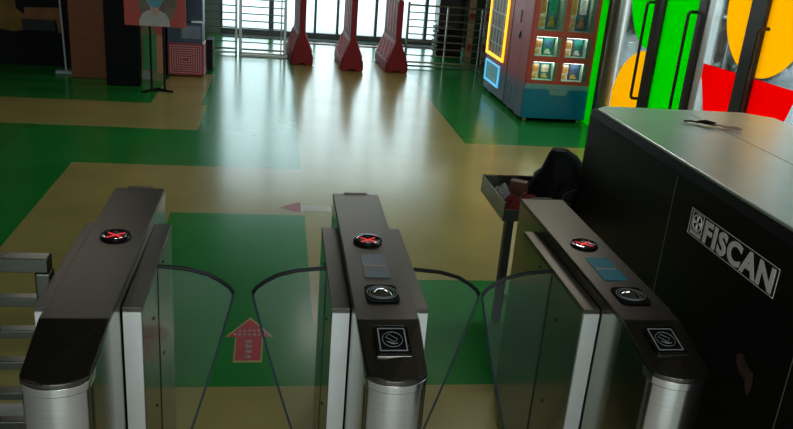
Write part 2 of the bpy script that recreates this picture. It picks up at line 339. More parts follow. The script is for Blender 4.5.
# ------------------------------------------------------------------ flap barrier gates
def led_cross(cx, cy, z):
    mb = MB()
    for k in range(-4, 5):
        for sg in ((1,), (1, -1))[k != 0]:
            mb.lathe([(.0, 0), (.0042, 0), (.0042, .0016), (.0, .0022)], (cx+k*.0062, cy+sg*k*.0050, z), 8)
    return mb
GRY = mat('grey print', (.30, .33, .33), .4)
SCR = mat('blue grey screen', (.16, .20, .23), .25, 0, .15); SCRT = mat('teal screen', (.02, .10, .13), .2, emit=(.02, .16, .2), estr=.12)
STRIPE = mat('screen caption', (.42, .30, .22), .5)
def gate(xc, label, full, wl, wr, screen):
    """xc: centre; origin at floor under the middle of the housing"""
    yc = 2.5; g = thing('flap_barrier_gate', (xc, yc, 0), label, 'turnstile', 'flap barrier gates')
    hw = .097; hn = .086; y0, yk, y1 = 1.83-yc, 2.05-yc, 3.17-yc
    arc = [(hn*math.sin(math.radians(a))/math.sin(math.radians(60)), y0-.045*(math.cos(math.radians(a))-.5)/.5) for a in range(-60, 61, 10)]
    # body (flank sheets)
    out = [(-hn, y0+.03), (hn, y0+.03), (hw-.003, yk), (hw, y1), (-hw, y1), (-hw+.003, yk)]
    mb = MB(); mb.hexa([(x, y, .0) for x, y in out], [(-hn, y0+.03, .935), (hn, y0+.03, .935), (hw-.003, yk, .985), (hw, y1, .985), (-hw, y1, .985), (-hw+.003, yk, .985)])
    mb.build('body', MIRROR, g, bevel=.002)
    # lid
    mb = MB(); q_ = hw-.003
    mb.hexa([(-q_, yk, .985), (q_, yk, .985), (hw, y1, .985), (-hw, y1, .985)], [(-q_, yk, .998), (q_, yk, .998), (hw, y1, 1.0), (-hw, y1, 1.0)])
    mb.build('lid', DARKTOP, g, bevel=.002)
    lo = arc + [(hw-.003, yk), (-hw+.003, yk)]
    zz = lambda y: .95+(max(y, y0)-y0)*(.998-.95)/(yk-y0)
    mb = MB(); mb.hexa([(x, y, zz(y)-.014) for x, y in lo], [(x, y, zz(y)) for x, y in lo]); mb.build('sloping_lid', DARKTOP, g, bevel=.002)
    # curved steel front and its rim band
    rim = arc + [(hn+.002, y0+.06), (-hn-.002, y0+.06)]
    mb = MB(); mb.hexa([(x, y, .912) for x, y in rim], [(x, y, .9355) for x, y in rim]); mb.build('rim_band', STEEL, g, smooth=True, bevel=.001)
    sh = [(x*.985, y+.004) for x, y in rim]
    mb = MB(); mb.hexa([(x, y, .0) for x, y in sh], [(x, y, .909) for x, y in sh]); mb.build('curved_front', STEEL, g, smooth=True)
    MB().box(-.05, .05, y1-.004, y1+.012, .96, 1.004).build('end_cap', DARKTOP, g, bevel=.004)
    # side housings
    for sd in (-1, 1):
        a, b = hw*sd, (hw+.058)*sd; xa, xb = min(a, b), max(a, b)
        h = MB().box(xa, xb, 2.213-yc, 2.90-yc, 0, .935).build('side_housing', MIRROR, g, bevel=.0015)
        MB().box(xa, xb, 2.21-yc, 2.90-yc, .9355, .95).build('housing_cap', DARKTOP, h, bevel=.0015)
        MB().box(xa+.002, xb-.002, 2.205-yc, 2.2125-yc, .02, .935).build('housing_front_strip', BRIGHT, h)
        xs_ = (hw+.0585)*sd
        MB().box(min(xs_, xs_+.001*sd), max(xs_, xs_+.001*sd), 2.53-yc-.006, 2.53-yc+.006, .02, .93).build('wing_slot', BLACKM, h)
        for yy, z in ((2.42, .80), (2.66, .90), (2.62, .55), (2.43, .45)):
            MB().loft([[(xs_+t*sd, yy-yc+.006*math.cos(q*PI/5), z+.006*math.sin(q*PI/5)) for q in range(10)] for t in (0, .0025)]).build('bolt', BLACKM, h)
        if (sd == -1 and wl) or (sd == 1 and wr):
            rim_pts = [(0, .942), (.10, .932), (.17, .912), (.215, .885), (.243, .862), (.254, .842), (.252, .82), (.222, .70), (.20, .61), (.15, .43), (.095, .24), (.04, .06), (0, .04)]
            outl = [(xs_+sd*px, pz) for px, pz in rim_pts]
            wg = MB().prism(outl, 'y', 2.53-yc-.005, 2.53-yc+.005).build('glass_wing', WING, g)
            wg['label'] = 'clear fan shaped glass flap with dark rim'
            MB().tube([(x, 2.53-yc, z) for x, z in outl[:6]], .0075, 8).build('top_rim', RIM, wg, smooth=True)
            MB().tube([(x, 2.53-yc, z) for x, z in outl[5:-1]], .0042, 8).build('edge_rim', mat('blue grey glass edge', (.035, .06, .08), .2, .3, .1), wg, smooth=True)
    # direction indicator
    iy = 2.645-yc
    ri = MB().lathe([(.036, .9995), (.052, .9995), (.053, 1.004), (.050, 1.009), (.044, 1.010), (.040, 1.006), (.036, 1.005)], (0, iy, 0), 32).build('indicator_ring', BLACK, g, smooth=True)
    MB().lathe([(.0, 1.0), (.037, 1.0), (.037, 1.004), (.0, 1.0045)], (0, iy, 0), 32).build('indicator_window', BLACK, g)
    poly = MB()
    poly.tube([(.0405*math.cos(2*PI*k/36), iy+.0405*math.sin(2*PI*k/36), 1.0085) for k in range(36)], .0012, 6, closed=True); poly.build('indicator_bezel', CHROME, ri, smooth=True)
    led_cross(0, iy, 1.0045).build('led_cross', LEDR, g)
    if full:
        MB().prism(rrect(-.041, .045, 2.335-yc, 2.525-yc, .004), 'z', .999, 1.0015).build('information_screen', screen, g)
        s_ = MB(); s_.box(-.036, .040, 2.42-yc, 2.432-yc, 1.0015, 1.002); s_.build('caption_strip', STRIPE, g)
        # scanner
        sc = MB().prism(rrect(-.052, .052, 2.155-yc, 2.27-yc, .018), 'z', .999, 1.006).build('scanner_plate', BLACK, g, bevel=.002)
        for rr in (.044, .036): MB().tube([(rr*math.cos(2*PI*k/32)*1.08, 2.212-yc+rr*math.sin(2*PI*k/32), 1.0065) for k in range(32)], .0011, 6, closed=True).build('scanner_ring', GRY, sc)
        MB().lathe([(.0, 1.018), (.012, 1.017), (.024, 1.012), (.031, 1.006), (.031, 1.004)], (0, 2.208-yc, 0), 24).build('scanner_lens', CHROME, sc, smooth=True)
        # card reader on the slope
        e = bpy.data.objects.new('card_reader', None)
        sl = math.atan((.998-.95)/(yk-y0)); M = Matrix.Translation((0, 1.95-yc, .95+(1.95-1.83)*math.tan(sl)+.0005)) @ Matrix.Rotation(sl, 4, 'X')
        cr_ = MB().prism(rrect(-.050, .050, -.058, .062, .012), 'z', 0, .010).build('card_reader', BLACK, g, bevel=.002)
        cr_.matrix_local = M
        fr = MB(); poly_ring(fr, rrect(-.040, .040, -.046, .050, .004), rrect(-.0365, .0365, -.0425, .0465, .003), 'z', .0100, .0106); fr.build('reader_frame', GRY, cr_)
        ic = MB(); ic.tube([(.029*math.cos(2*PI*k/36), .002+.031*math.sin(2*PI*k/36), .0104) for k in range(36)], .0007, 6, closed=True)
        c30 = math.cos(.75); s30 = math.sin(.75)
        def rp(x, y): return (x*c30+y*s30, .006-x*s30+y*c30, .0104)
        card = [rp(*p) for p in ((-.018, -.008), (.014, -.008), (.014, .008), (-.018, .008))]
        ic.tube(card, .0007, 6, closed=True)
        for k in range(3): ic.tube([(-.016+k*.006, -.006-k*.003, .0104), (-.006+k*.006, -.014-k*.001, .0104), (.004+k*.005, -.018+k*.002, .0104)], .0009, 6)
        ic.build('card_symbol', GRY, cr_)
        MB().box(-.048, .048, -.064, -.058, 0, .006).build('reader_lip', STEEL, cr_, bevel=.001)
    return g
gate(-.546, 'leftmost flap gate, dark lid with only a red indicator, beside the slatted railing', False, False, True, SCR)
gate(.342, 'middle flap gate with two glass wings and a card reader', True, True, True, SCR)
gate(1.176, 'rightmost flap gate with teal screen, beside the black baggage scanner', True, True, False, SCRT)

# ------------------------------------------------------------------ slatted railing on the left
t = thing('slatted_railing', (-.72, 2.47, 0), 'dark steel railing of horizontal bars left of the leftmost gate', 'railing')
DRAIL = mat('dark satin rail', (.15, .155, .13), .25, 1, .06, 6)
zt = [1.0, .855, .735, .615, .495, .375, .255, .135]
for k, z in enumerate(zt):
    mb = MB(); w_ = .055 if k == 0 else .04; h_ = .05 if k == 0 else .032
    mb.box(-3.2, -.0 if k == 0 else -.02, -w_/2, w_/2, z-h_, z); mb.build('rail', DRAIL, t, bevel=.004)
MB().box(-.045, 0.005, -.0275, .0275, 0, .949).build('post', DRAIL, t, bevel=.008, seg=3)
MB().box(-3.25, -3.2, -.0275, .0275, 0, 1.0).build('post', DRAIL, t, bevel=.008, seg=3)

# ------------------------------------------------------------------ baggage X-ray scanner
bx, by = 1.6, 1.2
t = thing('baggage_scanner', (bx, by, 0), 'large black baggage x-ray scanner with silver lettering and glossy lid', 'x-ray machine')
W_, L_ = .98, 3.80-by
mb = MB(); ch = .014
prof = [(0, .12), (W_, .12), (W_, 1.285-ch), (W_-ch, 1.285), (ch*.8, 1.285), (0, 1.285-.034)]
mb.hexa([(x, 0, z) for x, z in prof], [(x, L_, z) for x, z in prof]); mb.build('body', XBODY, t, bevel=.004)
lid = rrect(-.004, W_+.004, -.004, L_+.004, .06)
MB().prism([(ch*.8+.0, 0), (W_-ch*.8, 0), (W_-ch*.8, L_-.10), (W_-.14, L_), (ch*.8+.06, L_), (ch*.8, L_-.06)], 'z', 1.2855, 1.3).build('lid', XTOP, t, bevel=.004)
for yy in (2.822, 1.925):
    MB().box(-.0012, 0, yy-by-.0015, yy-by+.0015, .12, 1.235).build('panel_seam', mat('seam highlight', (.16, .15, .13), .4, .3), t)
MB().box(W_*.5+.0, W_*.5+.003, .1, L_-.1, 1.3, 1.3006).build('lid_seam', BLACKM, t)
for yy in (.25, L_-.25):
    for xx in (.1, W_-.1):
        MB().loft([[(xx+dx, yy+.05*math.cos(a*PI/8), .052+.05*math.sin(a*PI/8)) for a in range(16)] for dx in (-.02, .02)]).build('caster', BLACKM, t, smooth=True)
        MB().box(xx-.03, xx+.03, yy-.03, yy+.03, .09, .12).build('caster_bracket', STEEL, t)
# tunnel opening at the far end with curtain
MB().box(.15, W_-.15, L_, L_+.012, .62, 1.12).build('tunnel_curtain', BLACKM, t)
# name plate: letters read from far (left) to near (right)
Mx = Matrix(((0, 0, -1, 0), (-1, 0, 0, 0), (0, 1, 0, 0), (0, 0, 0, 1)))
pl = MB().box(-.003, 0, 2.085-by, 2.658-by, 1.060, 1.160).build('name_plate', XBODY, t)
fr = MB(); poly_ring(fr, [(2.083-by, 1.058), (2.66-by, 1.058), (2.66-by, 1.162), (2.083-by, 1.162)], [(2.0855-by, 1.0605), (2.6575-by, 1.0605), (2.6575-by, 1.1595), (2.0855-by, 1.1595)], 'x', -.0042, -.003); fr.build('plate_edge', SILVER, pl)
tx = text_mesh('FISCAN', .114, .0045, .0008, 'lettering', SILVER, pl, Matrix.Translation((-.0042, 2.555-by, 1.070)) @ Mx, 1.0)
xsz = [v.co.y for v in tx.data.vertices]; wd = max(xsz)-min(xsz); k = (.448)/wd; y_hi = max(xsz)
for v in tx.data.vertices: v.co.y = (v.co.y-y_hi)*k + (2.548-by)
lg = MB(); cyl, czl = 2.603-by, 1.118
lg.tube([(-.0045, cyl+.032*math.cos(2*PI*q/32), czl+.031*math.sin(2*PI*q/32)) for q in range(32)], .0022, 6, closed=True)
for q in range(4):
    a = q*PI/2; lg.tube([(-.0045, cyl+.024*math.cos(a+s), czl+.024*math.sin(a+s)) for s in (-.3, 0, .3)], .0034, 6)
    lg.tube([(-.0045, cyl+.006*math.cos(a), czl+.006*math.sin(a)), (-.0045, cyl+.024*math.cos(a), czl+.024*math.sin(a))], .0035, 6)
lg.box(-.0045, -.003, cyl-.040, cyl+.042, 1.066, 1.079)
poly_ring(lg, [(cyl-.040, 1.083), (cyl+.042, 1.083), (cyl+.042, 1.156), (cyl-.040, 1.156)], [(cyl-.0375, 1.0855), (cyl+.0395, 1.0855), (cyl+.0395, 1.1535), (cyl-.0375, 1.1535)], 'x', -.0045, -.003)
lg.build('emblem', SILVER, pl)
st = [(2.19, .79), (2.165, .81), (2.12, .785), (2.085, .775), (2.075, .735), (2.085, .69), (2.10, .70), (2.115, .735), (2.155, .74), (2.185, .765)]
o = MB().prism([(y-by, z) for y, z in st], 'x', -.0012, 0).build('scraped_patch', mat('bare rusty brown', (.055, .022, .014), .6, 0, .5, 25), t); o['label'] = 'scraped brown patch on the black side panel'
# cable clip on the lid
t2 = thing('key_lanyard', (2.05, 3.45, 1.3), 'small lanyard with metal clip lying on the scanner lid', 'lanyard')
MB().tube([(-.09, .06, .006), (-.06, .05, .01), (-.03, .035, .008), (0, .02, .012), (.03, .0, .01)], .005, 8).build('strap', mat('brown strap', (.12, .05, .03), .6), t2, smooth=True)
MB().tube([(-.03, .03, .012), (0, .025, .018), (.04, -.005, .014), (.03, -.02, .012), (-.01, .0, .014)], .007, 8, closed=True).build('clip', BLACK, t2, smooth=True)
MB().tube([(.03, -.005, .010), (.08, -.035, .008), (.12, -.065, .012), (.13, -.085, .010), (.11, -.08, .008), (.06, -.04, .008)], .0045, 8).build('cord', mat('pinkish cord', (.42, .25, .22), .5), t2, smooth=True)

# ------------------------------------------------------------------ steel bag table beyond the scanner
TG = mat('greenish steel sheet', (.16, .18, .15), .3, 1, .1, 4)
t = thing('bag_table', (1.222, 3.84, 0), 'steel tray table with upright sides at the end of the scanner', 'table')
mb = MB(); mb.box(0, .006, 0, .50, .635, .735); mb.box(.7, .706, 0, .50, .635, .735); mb.box(0, .706, .494, .50, .635, .735); mb.box(0, .706, 0, .006, .635, .70)
mb.build('tray_wall', TG, t, bevel=.001)
MB().box(.006, .70, .006, .494, .635, .645).build('tray_bottom', BLACKM, t)
MB().tube([(.003, .0, .737), (.003, .497, .737), (.703, .497, .737)], .004, 8).build('tray_rim', STEEL, t, smooth=True)
for x, y in ((.03, .03), (.64, .03), (.36, .44), (.64, .44)): MB().box(x, x+.045, y, y+.045, 0, .635).build('leg', mat('dark leg steel', (.09, .095, .08), .4, .8), t, bevel=.003)
MB().box(.06, .64, .05, .075, .12, .16).build('brace', STEEL, t)
# backpack
t = thing('backpack', (1.68, 4.08, .662), 'black backpack lying in the steel tray beside the scanner', 'bag')
BAG = mat('black nylon', (.004, .004, .0045), .7, 0, .3, 25, bump=.3)
mb = MB(); rings = []
prof = [(0, .17, .13), (.03, .20, .155), (.10, .20, .155), (.16, .175, .13), (.20, .14, .105), (.25, .10, .08), (.29, .065, .05), (.312, .03, .02)]
for z, rx, ry in prof:
    ring = []
    for k in range(32):
        a = 2*PI*k/32; c = math.copysign(abs(math.cos(a))**.75, math.cos(a)); s = math.copysign(abs(math.sin(a))**.75, math.sin(a))
        p = Vector((rx*.95*c-.30*z, ry*s, z)); n_ = noise.noise(p*8)*.040+noise.noise(p*21)*.014
        ring.append(p+Vector((c, s, .3))*n_)
    rings.append(ring)
mb.loft(rings); mb.build('body', BAG, t, smooth=True)
pk = []
for z, rx, ry in ((.02, .12, .04), (.05, .135, .055), (.11, .13, .055), (.15, .10, .03), (.165, .05, .01)):
    pk.append([(-.02+rx*math.cos(2*PI*k/20), -.135+ry*math.sin(2*PI*k/20), z) for k in range(20)])
MB().loft(pk).build('front_pocket', BAG, t, smooth=True)
MB().tube([(-.02+.10*math.cos(a), -.185+.0*a, .10+.045*math.sin(a)) for a in [q*PI/10 for q in range(0, 21)]], .003, 6).build('zipper', mat('grey zip', (.12, .12, .12), .4, .5), t, smooth=True)
MB().tube([(-.14, .0, .27), (-.12, -.01, .312), (-.06, -.01, .315), (-.02, 0, .26)], .009, 8).build('handle', BAG, t, smooth=True)
for sx_ in (-1, 1):
    MB().tube([(-.08+.06*sx_, -.02, .27), (-.06+.10*sx_, -.08, .22), (-.03+.12*sx_, -.13, .13), (.0+.13*sx_, -.13, .04)], .012, 8).build('shoulder_strap', BAG, t, smooth=True)
# red cloth
def cloth(name, loc, sx_, sy_, h, m_, label, cat, seed=0):
    mb = MB(); N = 16; g_ = []
    for i in range(N+1):
        row = []
        for j in range(N+1):
            u, v = i/N-.5, j/N-.5; e = max(0, 1-(2*abs(u))**3)*max(0, 1-(2*abs(v))**3)
            z = h*e*(.7+.6*noise.noise(Vector((u*5+seed, v*5, 0))))+.004
            row.append(mb.bm.verts.new((u*sx_*(1+.15*noise.noise(Vector((v*6, seed, 1)))), v*sy_*(1+.2*noise.noise(Vector((u*6, seed, 3)))), z)))
        g_.append(row)
    for i in range(N):
        for j in range(N): mb._f([g_[i][j], g_[i+1][j], g_[i+1][j+1], g_[i][j+1]])
    o = mb.build(name, m_, smooth=True); o.location = loc
    so = o.modifiers.new('solid', 'SOLIDIFY'); so.thickness = .004
    return tag(o, label, cat)
cloth('folded_jacket', (1.365, 3.97, .651), .21, .20, .11, mat('dark red cloth', (.20, .012, .016), .8, 0, .2, 30), 'dark red jacket bundled in the steel tray left of the backpack', 'clothing', 2)
o = cloth('paper_bag', (1.31, 4.20, .651), .11, .14, .075, mat('crumpled grey paper', (.42, .45, .45), .6), 'crumpled pale grey wrapper in the far corner of steel tray', 'wrapper', 5)
o = MB().box(-.05, .05, -.03, .03, 0, .09).build('carton', mat('brown card', (.17, .075, .05), .6), bevel=.003); o.location = (1.42, 4.24, .649); o.rotation_euler.z = -.5
tag(o, 'small reddish brown carton standing in the tray behind the red jacket', 'box')

# ------------------------------------------------------------------ floor arrows
DEC = mat('red decal', (.50, .02, .03), .6, 0, .15); YEL = mat('yellow decal edge', (.42, .36, .06), .4); PALE = mat('pale decal print', (.48, .42, .38), .5)
def glyph(mb, cx, cy, w, h, z0, z1, rnd, th):
    for k in range(3 + rnd.randint(0, 1)):
        y = cy-h/2+h*(k+.5)/4; a = w*rnd.uniform(.35, .5); mb.box(cx-a, cx+a, y-th/2, y+th/2, z0, z1)
    for k in range(2): x = cx+w*rnd.uniform(-.35, .35); mb.box(x-th/2, x+th/2, cy-h*.5, cy+h*rnd.uniform(.2, .5), z0, z1)
ar = [(0, .225), (-.115, .02), (-.068, .02), (-.066, -.225), (.066, -.225), (.068, .02), (.115, .02)]
t = thing('floor_arrow_sticker', (-.115, 3.685, 0), 'red arrow sticker with yellow edge on green floor, pointing away between the gates', 'floor sticker')
MB().prism([(x*1.07, y*1.045) for x, y in ar], 'z', .0004, .0010).build('sticker_edge', YEL, t)
MB().prism([(x*.97, y*.965) for x, y in ar], 'z', .001, .0016).build('sticker_face', DEC, t)
rg = random.Random(4); mb = MB()
for k in range(5): glyph(mb, -.048+k*.024, .085, .017, .026, .0016, .002, rg, .0028)
for k in range(7): glyph(mb, -.075+k*.025, .045, .018, .026, .0016, .002, rg, .0028)
mb.build('small_lettering', PALE, t)
mb = MB()
for k in range(4): glyph(mb, 0, -.025-k*.051, .040, .040, .0016, .002, rg, .0055)
mb.build('large_lettering', PALE, t)
t = thing('floor_arrow_sticker', (.21, 5.69, 0), 'faded pinkish arrow sticker pointing left, beyond the middle gate', 'floor sticker')
FAD = mat('faded pink decal', (.34, .07, .06), .5, 0, .15)
MB().prism([(-.185, 0), (.0, .145), (.0, .055), (.22, .06), (.22, -.075), (0, -.07), (0, -.125)], 'z', .0004, .001).build('sticker_edge', mat('faded cream edge', (.44, .42, .30), .35), t)
MB().prism([(-.175, 0), (-.01, .13), (-.01, -.11)], 'z', .001, .0015).build('arrow_head', FAD, t)
MB().box(.01, .20, -.05, .035, .001, .0015).build('arrow_tail', mat('faded tail', (.40, .31, .24), .35), t)

# ------------------------------------------------------------------ far railings
def far_rail(name, x, L, y, posts, label, gatepanel=None):
    t = thing(name, (x, y, 0), label, 'railing')
    n = 9
    for k in range(n):
        z = .955-k*.108; r = .014 if k in (0, n-1) else .009
        MB().tube([(0, 0, z), (L/2, 0, z), (L, 0, z)], r, 8).build('rail', RAIL, t, smooth=True)
    for px, w_ in posts: MB().box(px-w_/2, px+w_/2, -.02, .02, 0, 1.0 if w_ > .03 else .955).build('post', RAIL, t, bevel=.003)
    MB().box(0, L, -.02, .02, .02, .05).build('bottom_rail', RAIL, t, bevel=.003)
    return t
far_rail('steel_railing', 1.955, 1.70, 12.15, ((0, .035), (.61, .022), (1.16, .03), (1.7, .035)), 'steel bar railing between the rightmost red barrier and the vending machine')
far_rail('steel_railing', -1.30, .66, 12.5, ((0, .035), (.655, .035)), 'short steel bar railing beside the navy kiosk')
t = far_rail('railing_gate', -.60, .70, 12.48, ((0.02, .045), (.70, .045), (.64, .02)), 'steel bar gate left of the leftmost red barrier')
MB().box(-.0, .74, -.11, .02, .0, .03).build('sill', RAIL, t, bevel=.004)

# ------------------------------------------------------------------ red water barriers
def water_barrier():
    t = bpy.data.objects.new('water_barrier', None); COL.objects.link(t)
    L = 1.15
    prof = [(-.16, 0), (-.17, .03), (-.165, .13), (-.043, .46), (-.043, 1.02), (-.03, 1.06), (.03, 1.06), (.043, 1.02), (.043, .46), (.165, .13), (.17, .03), (.16, 0), (.06, 0), (.05, .03), (-.05, .03), (-.06, 0)]
    mb = MB(); sec = []
    for y, kx in ((0, .86), (.03, 1), (L-.03, 1), (L, .86)): sec.append([(x*kx, y, z) for x, z in prof])
    mb.loft(sec); mb.build('shell', REDP, t, bevel=.008, smooth=False)
    # upright ridges on the slim panel, slanting ridges on the skirt
    for sd in (-1, 1):
        mb = MB()
        for k in range(5):
            y = .12+k*.23; mb.box(min(.042*sd, .048*sd), max(.042*sd, .048*sd), y-.035, y+.035, .54, 1.0)
        mb.build('upright_ridges', REDP2, t, bevel=.004)
        mb = MB()
        dn = Vector((sd*.37, 0, .115)).normalized()
        for k in range(4):
            y = .18+k*.26
            def q(yy, f): return Vector((sd*(.165-.122*f), yy, .13+.33*f))
            a, b = q(y-.07, .16), q(y+.07, .84)
            mid = [(a), q(y+.0, .5), (b)]
            mb.tube([p-dn*.002 for p in mid], .022, 8)
        mb.build('slanting_ridges', REDP2, t, smooth=True)
    for y in (.2, .8): MB().box(-.175, .175, y, y+.12, -.0, .035).build('foot', REDP, t, bevel=.006)
    return t
wb = water_barrier()
lab = ['red plastic water barrier beside the railing gate, leftmost of three', 'red plastic water barrier standing in the middle of the far opening', 'red plastic water barrier next to the right hand steel railing']
for i, (x, y) in enumerate(((.375, 11.85), (1.10, 11.55), (1.775, 11.6))):
    t = wb if i == 0 else copy_tree(wb); t.location = (x-.02, y, .002); t.rotation_euler.z = (.06, .02, .035)[i]; tag(t, lab[i], 'barrier', 'red water barriers')


# ------------------------------------------------------------------ vending / prize machine
vx, vy = 2.86, 8.86
t = thing('prize_vending_machine', (vx, vy, 0), 'red and blue prize vending machine with glowing yellow and blue frames', 'vending machine')
def grad(name, lo, hi, z0, z1):
    mt = mat(name, lo, .5); n = mt.node_tree; p = n.nodes['Principled BSDF']
    tcn = n.nodes.new('ShaderNodeTexCoord'); s = n.nodes.new('ShaderNodeSeparateXYZ'); n.links.new(tcn.outputs['Object'], s.inputs[0])
    nz = n.nodes.new('ShaderNodeTexNoise'); nz.inputs['Scale'].default_value = 5; n.links.new(tcn.outputs['Object'], nz.inputs[0])
    ad = n.nodes.new('ShaderNodeMath'); ad.operation = 'MULTIPLY_ADD'; ad.inputs[1].default_value = .12; n.links.new(nz.outputs[0], ad.inputs[0]); n.links.new(s.outputs[2], ad.inputs[2])
    r = n.nodes.new('ShaderNodeMapRange'); r.inputs[1].default_value = z0; r.inputs[2].default_value = z1; n.links.new(ad.outputs[0], r.inputs[0])
    c = n.nodes.new('ShaderNodeValToRGB'); c.color_ramp.elements[0].color = tuple(lo)+(1,); c.color_ramp.elements[1].color = tuple(hi)+(1,)
    n.links.new(r.outputs[0], c.inputs[0]); n.links.new(c.outputs[0], p.inputs['Base Color']); return mt
SIDE = grad('maroon over slate print', (.08, .12, .18), (.46, .07, .085), .42, .58)
MRED = mat('matt coral red', (.55, .085, .07), .5, 0, .06); MBLUE = mat('machine blue', (.0, .24, .50), .4, 0, .05); MTRIM = mat('pale blue trim', (.18, .44, .55), .5)
MH = 2.0
MB().box(.03, .80, .0+.30, 1.86, .05, MH).build('cabinet', SIDE, t, bevel=.004)
# front (camera-facing) face: red grid around recessed windows
cols = [(.075, .385), (.44, .745)]; rows = [(.50, .715), (.78, 1.005), (1.075, 1.56), (1.63, 1.92)]
mb = MB()
zc = .46
for a, b in rows: mb.box(.03, .80, 0, .3, zc, a); zc = b
mb.box(.03, .80, 0, .3, zc, MH)
for a, b in rows:
    mb.box(.03, cols[0][0], 0, .3, a, b); mb.box(cols[0][1], cols[1][0], 0, .3, a, b); mb.box(cols[1][1], .80, 0, .3, a, b)
mb.build('red_grid', MRED, t, bevel=0)
MB().box(.0, .03, 0, .3, .05, MH).build('corner_post', SIDE, t, bevel=.003)
CLED = mat('cool cell light', (.8, .9, .85), .5, emit=(.85, 1, .93), estr=7)
CELL = mat('pale green cell lining', (.30, .42, .33), .4, 0, .06)
for a, b in rows:
    for c, d in cols:
        m_ = MB(); m_.box(c+.004, d-.004, .17, .175, a+.004, b-.004); m_.box(c, c+.004, .004, .17, a, b); m_.box(d-.05, d, .004, .17, a, b); m_.box(c+.004, d-.05, .004, .17, a, a+.006); m_.build('window_lining', CELL, t)
        MB().prism(rrect(c, d, a, b, .02), 'y', .002, .005).build('window_pane', GLASS, t)
        MB().box(c+.01, d-.055, .008, .05, b-.0025, b-.0005).build('led_strip', CLED, t)
MB().box(.012, .80, -.006, .3, .05, .40).build('lower_panel', MBLUE, t, bevel=.004)
mb = MB(); mb.box(.012, .80, -.008, .29, .401, .459); mb.build('trim_band', MTRIM, t, bevel=.003)
MB().prism([(.30, .40), (.33, .335), (.52, .335), (.56, .40)], 'y', -.014, -.006).build('flap_pull', MTRIM, t, bevel=.002)
# aisle-side face (plane x = 0)
mb = MB()
for y in (.30, .79): mb.box(-.0, .031, y-.004, y+.004, .05, MH)
mb.build('door_gap', BLACKM, t)
MB().box(-.0+.004, .03, .304, .786, .05, MH).build('narrow_door', SIDE, t, bevel=.004)
MB().box(.004, .03, .794, 1.86, .05, MH).build('wide_door', SIDE, t, bevel=.004)
MB().box(-.012, .004, .40, .47, .92, 1.0).build('lock', BLACK, t, bevel=.004)
MB().box(-.008, .004, .44, .62, 1.10, 1.25).build('notice', mat('small maroon notice', (.36, .12, .12), .5), t, bevel=.002)
YL = mat('yellow led tube', (.9, .5, .02), .4, emit=(1, .52, .02), estr=.8); BL = mat('blue led tube', (.1, .5, .9), .4, emit=(.13, .62, 1), estr=.4)
fy = [(1.02, .56), (1.80, .56), (1.80, 1.9), (1.02, 1.9)]
f1 = MB(); poly_ring(f1, [(.985, .525), (1.835, .525), (1.835, 1.93), (.985, 1.93)], fy, 'x', -.022, .004); f1.build('yellow_light_frame', YL, t, bevel=.003)['label'] = 'glowing yellow frame'
mb = MB(); mb.box(-.002, .0035, 1.02, 1.80, .56, 1.9); mb.build('display_back', mat('display interior', (.28, .27, .24), .5, 0, .5, 7), t)
mb = MB()
for k in range(6): mb.box(-.012, -.002, 1.02, 1.80, .70+k*.2, .715+k*.2)
for k in range(5): mb.tube([(-.010, 1.12+k*.15, .58), (-.010, 1.12+k*.15, 1.2), (-.010, 1.12+k*.15, 1.88)], .006, 6)
mb.build('display_racks', WHITE, t)
f2 = MB(); poly_ring(f2, [(1.10, .17), (1.80, .17), (1.80, .45), (1.10, .45)], [(1.13, .19), (1.77, .19), (1.77, .43), (1.13, .43)], 'x', -.016, .004); f2.build('blue_light_frame', BL, t, bevel=.002)['label'] = 'glowing pale blue frame'
MB().box(-.002, .0035, 1.135, 1.765, .195, .425).build('delivery_flap', mat('dark teal flap', (.01, .07, .08), .3, emit=(.01, .12, .13), estr=.4), t)
mb = MB(); poly_ring(mb, [(.50, .12), (.70, .12), (.70, .34), (.50, .34)], [(.515, .135), (.685, .135), (.685, .325), (.515, .325)], 'x', .001, .004); mb.build('printed_square', mat('dark blue print', (.04, .05, .09), .5), t)
for x, y in ((.07, .05), (.74, .05), (.07, .75), (.07, 1.75), (.74, 1.75), (.07, .4)):
    MB().loft([[(x+dx, y+.025*math.cos(a*PI/6), .026+.025*math.sin(a*PI/6)) for a in range(12)] for dx in (-.014, .014)]).build('caster', WHITE, t, smooth=True)
# prize boxes behind the little windows
cp = [(.02, .12, .16), (.55, .42, .30), (.62, .60, .55), (.01, .17, .12), (.45, .20, .06), (.05, .10, .20), (.60, .36, .10)]
PR = [mat('prize print %d' % i, c, .4, 0, .6, 14) for i, c in enumerate(cp)]
def toy_box(x, y, z, w_, h_, a, b, c, label):
    t = thing('prize_box', (x, y, z), label, 'toy box', 'prize boxes in the vending machine windows')
    MB().box(0, w_, 0, .07, 0, h_).build('carton', PR[a], t, bevel=.003)
    MB().prism(rrect(w_*.12, w_*.88, h_*.45, h_*.9, min(w_, h_)*.12), 'y', -.002, 0).build('picture', PR[b], t)
    MB().prism([(w_*.15, h_*.08), (w_*.85, h_*.08), (w_*.6, h_*.38), (w_*.3, h_*.34)], 'y', -.002, 0).build('picture', PR[c], t)
k = 0
place = ['lowest row', 'second row from bottom', 'third row from bottom', 'top row']
kinds = ['teal and cream', 'cream and blue']
